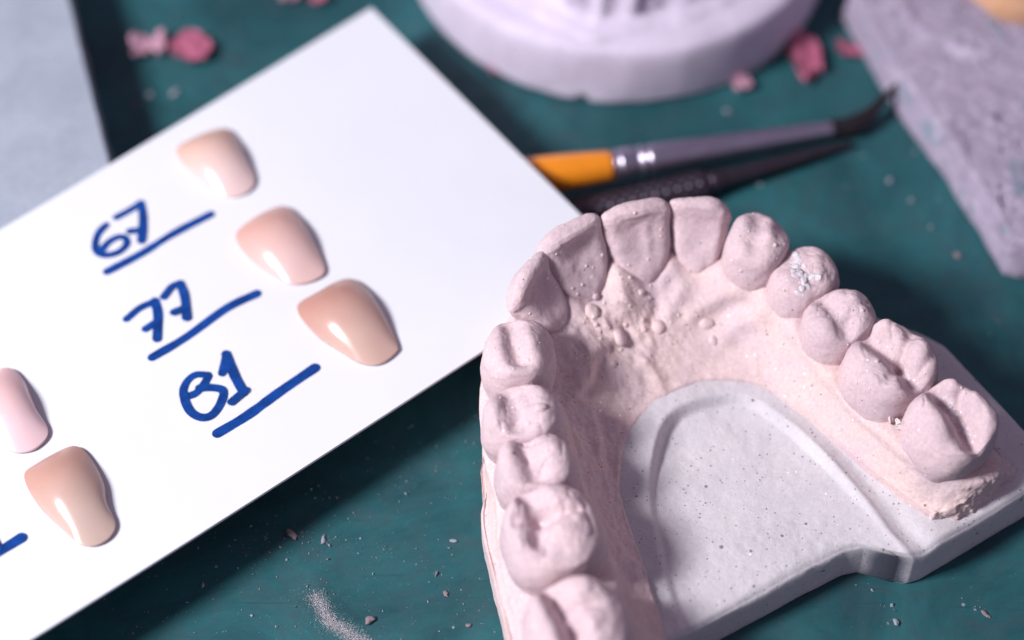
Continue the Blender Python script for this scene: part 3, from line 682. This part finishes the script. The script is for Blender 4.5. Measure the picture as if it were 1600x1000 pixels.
# ================================================================== the slabs and the round cast
def slab(name, poly, ztop, mat, label, cat, relief, slope=0.0, step=1.1):
    c = poly.mean(0); D = []
    for a, b in zip(poly, np.roll(poly, -1, axis=0)): D.append(a + (b - a) * np.linspace(0, 1, 70, endpoint=False)[:, None])
    D = np.vstack(D)
    for _ in range(6): D = 0.5 * D + 0.25 * (np.roll(D, 1, axis=0) + np.roll(D, -1, axis=0))
    n = len(D); rows = []
    out = (D - c) / np.linalg.norm(D - c, axis=1, keepdims=True)
    for zf, o in ((0, 0.6 * slope), (0.08, slope), (0.3, slope * .8), (0.6, slope * .45), (0.85, slope * .1), (0.95, -0.1)):
        q = np.column_stack([D + out * o, np.full(n, ztop * zf)]); q[:, :2] += out * (0.22 * fbm(q, 3, 3, 3))[:, None]; rows.append(q)
    for k in np.concatenate([[0.992, 0.985], np.linspace(0.975, 0.01, 110)]):
        p = c + (D - c) * k; rows.append(np.column_stack([p, np.full(n, ztop)]) + np.column_stack([np.zeros((n, 2)), relief(p)]))
    V = np.vstack(rows); F = gridfaces(len(rows), n); F.append(tuple((len(rows) - 1) * n + j for j in range(n))); F.append(tuple(range(n))[::-1])
    N = vnormals(V, F)
    if N[(len(rows) - 2) * n, 2] < 0: F = [f[::-1] for f in F]
    o = mk(name, V, F, mat); tag(o, label, cat); return o
# grey slab under the card, upper left
e0, e1_ = at(108, -10, 8.3)[:2], at(172, 250, 8.3)[:2]
dv = (e1_ - e0) / np.linalg.norm(e1_ - e0); pv = np.array([dv[1], -dv[0]])
pl = np.array([e0 - dv * 20, e0 + dv * 42, e0 + dv * 42 + pv * 62, e0 - dv * 20 + pv * 62])
def relL(p):
    q = np.column_stack([p, np.zeros(len(p))]); return 0.03 + 0.10 * fbm(q, 9, 2, 71) * 0.4 - 0.05
slab('plaster_slab', pl, 8.36, SLABL, 'smooth pale grey plaster slab in the far corner, partly under the white card', 'slab', relL, 0.2)
# stained slab, right
tl = [at(1330, -20, 6.4)[:2], at(1400, 96, 6.4)[:2], at(1481, 206, 6.4)[:2], at(1540, 300, 6.4)[:2], at(1583, 372, 6.4)[:2], at(1700, 392, 6.4)[:2], at(1860, 120, 6.4)[:2], at(1800, -190, 6.4)[:2], at(1420, -170, 6.4)[:2]]
tl = np.array(tl)
rg = ats([(1400, -10), (1440, 45), (1520, 75), (1600, 110), (1680, 160)], 7)[:, :2]
def relR(p):
    q = np.column_stack([p, np.zeros(len(p))])
    d = segdist(p, rg); side = (p - rg[2]) @ np.array([0.45, 0.9])
    z = 0.18 * fbm(q, 6, 4, 81) + 0.10 * fbm(q, 1.5, 3, 82) + 0.7 * sstep(-2, 3, side) + 0.35 * np.exp(-(d / 1.0) ** 2)
    pit = fbm(q, 1.3, 2, 88); z -= 0.7 * sstep(0.86, 1.05, pit)
    return z
slab('plaster_block', tl, 6.4, STAINED, 'rough pitted lilac-grey plaster block with teal stains at the right edge', 'plaster block', relR, 0.9)
# tan cast on that block
oc = at(1640, -45, 7.2)
def lump():
    th = np.linspace(0, 2 * math.pi, 72, endpoint=False); rows = []
    for k, z in ((1.02, 6.9), (1.03, 8.2), (1.0, 9.4), (0.94, 10.2), (0.85, 10.7), (0.6, 11.0), (0.3, 11.2), (0.02, 11.2)):
        r = k * (11.5 + 1.5 * np.cos(2 * th) + 0.7 * np.sin(5 * th))
        rows.append(np.column_stack([oc[0] + r * np.cos(th), oc[1] + r * np.sin(th), np.full(72, z)]))
    V = np.vstack(rows); V += vnormals(V, gridfaces(8, 72)) * (0.35 * fbm(V, 2.5, 3, 91))[:, None]
    F = gridfaces(8, 72); F.append(tuple(7 * 72 + j for j in range(72)))
    o = mk('tan_plaster_cast', V, F, ORANGE); tag(o, 'tan plaster piece resting on the stained block, cut by the picture corner', 'dental cast')
lump()

# the round white cast behind
def fit_circle(P):
    A = np.column_stack([2 * P, np.ones(len(P))]); b = (P ** 2).sum(1); s = np.linalg.lstsq(A, b, rcond=None)[0]
    return s[:2], math.sqrt(s[2] + s[:2] @ s[:2])
RC, RR = fit_circle(ats([(700, 48), (740, 103), (800, 135), (880, 161), (965, 168), (1060, 153), (1150, 118), (1220, 73), (1290, 8)], 0)[:, :2])
def round_cast():
    root = thing('round_dental_cast', [*RC, 0], 'lilac-white plaster cast on a thick round base, behind the brush', 'dental cast')
    n = 240; th = np.linspace(0, 2 * math.pi, n, endpoint=False); cs = np.column_stack([np.cos(th), np.sin(th)])
    notch = at(912, 160, 0)[:2] - RC; na = math.atan2(notch[1], notch[0])
    rows = []
    for r, z in ((0.0, 0), (RR - .6, 0), (RR - .1, .35), (RR, .9), (RR, 1.5), (RR, 2.2), (RR + .05, 4), (RR - .05, 7), (RR - .2, 8.7), (RR - .45, 9.3), (RR - 1.0, 9.75), (RR - 1.8, 9.95), (RR - 3, 10.05), (RR - 5, 10.1), (RR - 8, 10.1), (RR - 14, 10.1), (0.01, 10.1)):
        q = np.column_stack([RC + cs * r, np.full(n, z)])
        da = np.abs((th - na + math.pi) % (2 * math.pi) - math.pi) * RR
        if z < 1.0 and r > 5: q[:, :2] -= cs * (0.9 * np.exp(-(da / 0.6) ** 2))[:, None]
        rows.append(q)
    V = np.vstack(rows); V += np.column_stack([0.12 * fbm(V, 4, 3, 12), 0.12 * fbm(V, 4, 3, 13), 0.08 * fbm(V, 3, 3, 14)])
    V[:, 2] = np.maximum(V[:, 2], 0)
    F = gridfaces(len(rows), n); mk('round_base', V, F, ROUND, root)
    # the gum mound: an egg with its point towards the notch
    hot = RR - 6.2; rows = []
    da = (th - na - 0.02 + math.pi) % (2 * math.pi) - math.pi
    egg = RR - 3.4 + 2.2 * np.exp(-np.abs(da / 0.16) ** 1.2) - 1.2 * sstep(0.3, 1.2, np.abs(da))
    for d, z, lob in ((0, 9.9, 0), (-.5, 10.35, 0), (-1.6, 10.55, 0), (-2.6, 10.7, .1), (-3.2, 11.2, .5), (-3.6, 12.4, 1), (-3.9, 13.6, 1.2), (-4.3, 15.2, 1.2), (-4.8, 17, 1.0), (-5.6, 18.4, .6), (-8, 19, .2), (-10, 18, 0), (-13, 15.5, 0), (-17, 14.2, 0), (-23, 14, 0)):
        r = np.maximum(egg + d + 0.60 * lob * np.cos(th * 17 + 0.6) + 0.16 * lob * np.cos(th * 41), 0.02); rows.append(np.column_stack([RC + cs * r[:, None], np.full(n, z)]))
    V = np.vstack(rows); V += vnormals(V, gridfaces(len(rows), n)) * ((0.75 * fbm(V, 2.4, 3, 22) + 0.12 * fbm(V, 0.9, 2, 23)) * (0.3 + 1.2 * sstep(11, 12.5, V[:, 2])))[:, None]
    mk('gum_mound', V, gridfaces(len(rows), n), ROUND, root)
    for j in range(-6, 7):
        a = na + j * 2 * math.pi / 13 * 0.9; r = RR - 9.8; c = RC + r * np.array([math.cos(a), math.sin(a)])
        md = 6.2 + 0.5 * abs(j); nr = np.array([math.cos(a), math.sin(a)]); tn = np.array([nr[1], -nr[0]])
        lev = anterior(27, 18.2, md, 1.6) if abs(j) < 3 else posterior(0, 26, 17, md, 8.0)
        V, F = rings(lev, 1, 12, 0.2, 2); W = V.copy(); W[:, :2] = c + V[:, :1] * tn + V[:, 1:2] * nr
        N = vnormals(W, F)
        if N[-1, 2] < 0: F = [f[::-1] for f in F]
        W += vnormals(W, F) * (0.2 * fbm(W, 2.5, 2, 200 + j))[:, None]
        mk('tooth', W, F, ROUND, root)
round_cast()

# ================================================================== brush and knurled handle
def brush():
    ax = [at(640, 300, 5.6), at(955, 259, 3.9), at(1300, 201, 2.0)]
    a, b, c = ax; root = thing('paint_brush', [b[0], b[1], 0], 'orange-handled brush with silver ferrule and bent dark bristles under the card edge', 'brush')
    d1 = (a - b) / np.linalg.norm(a - b); L1 = np.linalg.norm(a - b)
    t = np.linspace(0, 1, 40); P = b + (a - b) * t[:, None]; r = 1.95 + 0.55 * np.sin(math.pi * np.clip(t * 1.2, 0, 1)) - 0.2 * t
    V, F = lathe(P, r); mk('handle', V, F, ORG, root)
    u = np.concatenate([np.linspace(0, 0.16, 60), np.linspace(0.17, 1, 60)]); P = b + (c - b) * u[:, None]; L = np.linalg.norm(c - b)
    s = u * L; r = 2.08 - 1.0 * u ** 1.15
    for s0, w, dp in ((0.7, .25, .22), (3.4, .28, .30), (4.6, .28, .30)): r = r - dp * np.exp(-((s - s0) / w) ** 2)
    r = r + 0.12 * np.exp(-((s - 4.0) / .3) ** 2)
    def dent(i, th): return 0.015 * np.sin(th * 2 + i * 0.05) * (u[i] > .2)
    V, F = lathe(P, r, 48, prof=dent); mk('ferrule', V, F, STEEL, root)
    q = np.array([at(1296, 202, 2.0), at(1330, 196, 1.8), at(1352, 184, 2.0), at(1375, 161, 2.6), at(1395, 140, 3.2), at(1408, 127, 3.6)])
    cv = open_curve(q, 60); k = np.linspace(0, 1, 60)
    rr = 0.92 * (1 - k) ** 0.8 * (1 + 0.35 * np.exp(-((k - .3) / .14) ** 2)) + 0.24
    def hair(i, th): return 0.10 * np.sin(th * 9 + i * .15) + 0.06 * np.sin(th * 17 + 1)
    V, F = lathe(cv, rr, 54, prof=hair); bo = mk('bristles', V, F, BRISTLE, root)
    for e in range(7):
        off = rng.normal(0, 1, 2); q2 = np.array([at(1300 + 6 * e, 203 - 2 * off[0], 1.9), at(1338 + 3 * off[1], 200 - off[0] * 3, 1.2), at(1362 + 5 * off[0], 192 + 4 * off[1], 1.0)])
        V, F = lathe(open_curve(q2, 16), np.linspace(0.45, 0.06, 16), 8); mk('bristle_tuft', V, F, BRISTLE, bo)
brush()
def knurled():
    a, b, c = at(760, 372, 2.05), at(1106, 287, 2.05), at(1330, 224, 1.0)
    root = thing('knurled_instrument', [b[0], b[1], 0], 'dark metal instrument with knurled grip behind the front teeth, below the brush', 'hand tool')
    L = np.linalg.norm(b - a); n = 230; P = a + (b - a) * np.linspace(0, 1, n)[:, None]; s = np.linspace(0, L, n)
    r = 1.95 - 0.35 * sstep(L - 1.2, L, s)
    def kn(i, th):
        q = 2 * math.pi * s[i] / 1.5
        return 0.10 * (np.abs(np.sin((q + th * 9) / 2)) + np.abs(np.sin((q - th * 9) / 2)) - 1.2)
    V, F = lathe(P, r, 108, prof=kn); mk('knurled_grip', V, F, DARKMETAL, root)
    P = b + (c - b) * np.linspace(0, 1, 40)[:, None]; rr = np.interp(np.linspace(0, 1, 40), [0, .05, .12, .6, 1], [1.5, 1.5, 1.25, 0.9, 0.35])
    V, F = lathe(P, rr, 28); mk('shank', V, F, DARKMETAL, root)
knurled()

# ================================================================== wax shavings, crumbs and dust
def flake(px, py, w, h, ang, mat, label, thick=0.7, curl=0.8, seed=0, name='wax_shaving'):
    c = at(px, py, 0); w *= 0.85; h *= 0.85; nu, nv = 22, 12; top = []; bot = []
    for j in range(nv):
        for i in range(nu):
            u = i / (nu - 1) * 2 - 1; v = j / (nv - 1) * 2 - 1
            e = math.sqrt(max(0.0, 1 - abs(u) ** 7)) * (1 + 0.3 * math.sin(u * 3 + seed) + 0.12 * math.sin(u * 9 + seed * 2)); x = u * w / 2; y = v * h / 2 * (0.15 + 0.85 * e)
            z = curl * (u * u * 0.6 + 0.35 * v * v) + 0.25 * math.sin(u * 3 + seed)
            X = x * math.cos(ang) - y * math.sin(ang); Y = x * math.sin(ang) + y * math.cos(ang)
            top.append((c[0] + X, c[1] + Y, z + thick)); bot.append((c[0] + X, c[1] + Y, z))
    V = np.array(top + bot); m = nu * nv
    nz = np.column_stack([0.45 * fbm(V, 1.6, 3, seed), 0.45 * fbm(V, 1.6, 3, seed + 5), 0.4 * fbm(V, 1.2, 3, seed + 9)]); V += nz
    V[:, 2] -= V[:, 2].min() - 0.01
    F = gridfaces(nv, nu, False); F2 = [tuple(i + m for i in f[::-1]) for f in F]
    bd = list(range(nu)) + [j * nu + nu - 1 for j in range(1, nv)] + [(nv - 1) * nu + i for i in range(nu - 2, -1, -1)] + [j * nu for j in range(nv - 2, 0, -1)]
    E = [(a + m, b + m, b, a) for a, b in zip(bd, bd[1:] + bd[:1])]
    o = mk(name, V, F + F2 + E, mat); tag(o, label, 'wax shaving', 'pink wax shavings on the work surface')
flake(1258, 96, 4.6, 9.0, 0.06, WAX, 'largest deep pink wax shaving, right of the round cast', 0.8, 0.9, 3)
flake(1338, 83, 6.6, 3.0, 0.05, WAX, 'thin deep pink wax shaving beside the stained block', 0.7, 0.7, 5)
flake(300, 82, 5.4, 5.2, 0.9, WAX, 'deep pink wax shaving beyond the upper card edge', 1.0, 1.0, 8)
flake(234, 78, 5.6, 4.4, 0.1, PALEWAX, 'pale pink wax shaving next to the grey slab', 0.7, 0.6, 11)
flake(1160, 137, 2.6, 2.6, 0.4, PALEWAX, 'small pale pink wax crumb between round cast and brush', 1.1, 0.5, 14)
flake(455, 0, 3.4, 2.2, 0.3, PALEWAX, 'small pale pink wax shaving at the top picture edge, left of another', 0.7, 0.4, 17)
flake(496, 4, 2.6, 2.0, 1.0, WAX, 'small dark pink wax shaving at the top picture edge, nearest the card corner', 0.7, 0.4, 19)
flake(772, 118, 1.9, 1.6, 0.4, PALEWAX, 'small pale pink wax crumb at the left foot of the round base', 0.8, 0.3, 23)
flake(1463, 228, 1.6, 2.4, 0.4, PALEWAX, 'small pink wax crumb against the stained block', 0.8, 0.4, 29)
def crumb_mesh(px, py, sx, sy, ang, seed, z=0.0):
    c = at(px, py, z); n, m = 12, 7; V = []
    for i in range(m):
        ph = math.pi * (i + 0.02) / (m - 0.96)
        for j in range(n):
            t = 2 * math.pi * j / n; x, y, zz = math.cos(t) * math.sin(ph) * sx, math.sin(t) * math.sin(ph) * sy, math.cos(ph) * min(sx, sy) * 0.45
            V.append((x * math.cos(ang) - y * math.sin(ang), x * math.sin(ang) + y * math.cos(ang), zz))
    V = np.array(V); V *= (1 + 0.75 * fbm(V + seed * 3.1, max(sx, sy) * 0.8, 3, seed))[:, None]; V[:, 2] -= V[:, 2].min(); V += c
    F = gridfaces(m, n); F += [tuple(range(n))[::-1], tuple((m - 1) * n + j for j in range(n))]; return V, [f[::-1] for f in F]
CR_ = [(317, 915, .22, .95, .05, CRUMB, 'long white splinter on the teal surface below the card'), (393, 962, .32, .2, .5, CRUMB, 'tiny bright white crumb near the bottom edge, left of the powder trail'),
       (709, 845, .5, .25, -.1, CRUMB, 'short white crumb left of the cast flange'), (579, 970, .75, .6, .4, CRUMBP, 'grey-pink plaster crumb right of the powder trail'),
       (697, 930, .35, .85, .6, CRUMBP, 'dusty grey-pink crumb left of the rearmost left tooth'), (732, 978, .6, .3, .1, CRUMBP, 'small reddish crumb at the bottom edge beside the cast'),
       (458, 838, .55, 1.3, .9, CRUMBP, 'elongated pinkish crumb in the shadow of the card'), (505, 846, .35, 1.1, -.3, CRUMB, 'elongated pale crumb right of the pinkish one below the card'),
       (235, 151, .8, .8, 0, CRUMB, 'round white crumb beyond the upper card edge'), (273, 146, .6, .9, -.6, CRUMB, 'oblong whitish crumb beside the round one beyond the card'), (210, 164, .7, .6, 0, CRUMBP, 'pinkish crumb close to the grey slab'),
       (1187, 290, .6, .4, -.4, CRUMB, 'white crumb behind the right lateral incisor'), (1390, 283, .55, .45, .2, CRUMB, 'white crumb left of the stained block edge'), (1424, 312, .5, .4, .5, CRUMB, 'faint grey crumb between cast and stained block'),
       (1455, 357, .5, .45, 0, CRUMB, 'pale crumb nearest the block corner on the dark surface'), (1496, 400, .6, .6, 0, CRUMBP, 'pinkish crumb below the block corner'), (1136, 174, .7, .5, .2, CRUMB, 'greyish crumb just above the ferrule'),
       (1478, 260, .5, .5, 0, CRUMBP, 'small brownish crumb at the foot of the stained block'), (1400, 975, .45, .6, .3, CRUMB, 'white chip on the surface below the base corner'), (1540, 962, .35, .7, .5, CRUMBP, 'brownish chip near the bottom right corner')]
for i, (x, y, a, b, g, m, lab) in enumerate(CR_):
    V, F = crumb_mesh(x, y, a * 0.7, b * 0.7, g, i + 1); o = mk('plaster_crumb', V, F, m); tag(o, lab, 'crumb', 'plaster crumbs on the work surface')
# dust: uncountable fine grains
def dust(name, pts, mat, label):
    FV = []; FF = []; n = 0
    for (x, y, r) in pts:
        c = at(x, y, 0); V = rng.normal(0, 1, (5, 3)); V /= np.linalg.norm(V, axis=1, keepdims=True); V = V * r * rng.uniform(.6, 1.2, (5, 1)); V[:, 2] = np.abs(V[:, 2]) * .7; V[4] = [0, 0, r]; V += c
        FV.append(V); FF += [(n, n + 1, n + 4), (n + 1, n + 2, n + 4), (n + 2, n + 3, n + 4), (n + 3, n, n + 4)]; n += 5
    o = mk(name, np.vstack(FV), FF, mat, smooth=False); tag(o, label, 'dust', kind='stuff')
trail = open_curve([(490, 930), (505, 950), (512, 970), (535, 982), (560, 1000), (580, 1010)], 200)
pp = []
for i in range(8000):
    c = trail[rng.integers(200)]; pp.append((c[0] + rng.normal(0, 5.5) + rng.normal(0, 5), c[1] + rng.normal(0, 6.5), abs(rng.normal(0.022, 0.02)) + 0.016))
for i in range(1500):
    c = trail[rng.integers(200)]; pp.append((c[0] + rng.normal(-8, 18), c[1] + rng.normal(-6, 16), 0.028))
dust('powder_trail', pp, POWDER, 'curved trail of white plaster powder at the bottom edge')
pp = []
for i in range(1700):
    x, y = rng.uniform(0, 1600), rng.uniform(0, 1000)
    if i > 800: x, y = rng.uniform(150, 800), rng.uniform(660, 1000)
    pp.append((x, y, 0.04 + rng.exponential(0.06)))
for cx, cy in ((380, 855), (410, 850), (505, 870), (520, 840), (470, 838), (600, 860), (555, 855), (690, 905), (1560, 500), (1440, 350), (1390, 960), (1530, 950)):
    for i in range(16): pp.append((cx + rng.normal(0, 9), cy + rng.normal(0, 9), 0.05 + rng.exponential(0.06)))
dust('plaster_dust', pp, CRUMB, 'fine white plaster dust scattered over the teal surface')
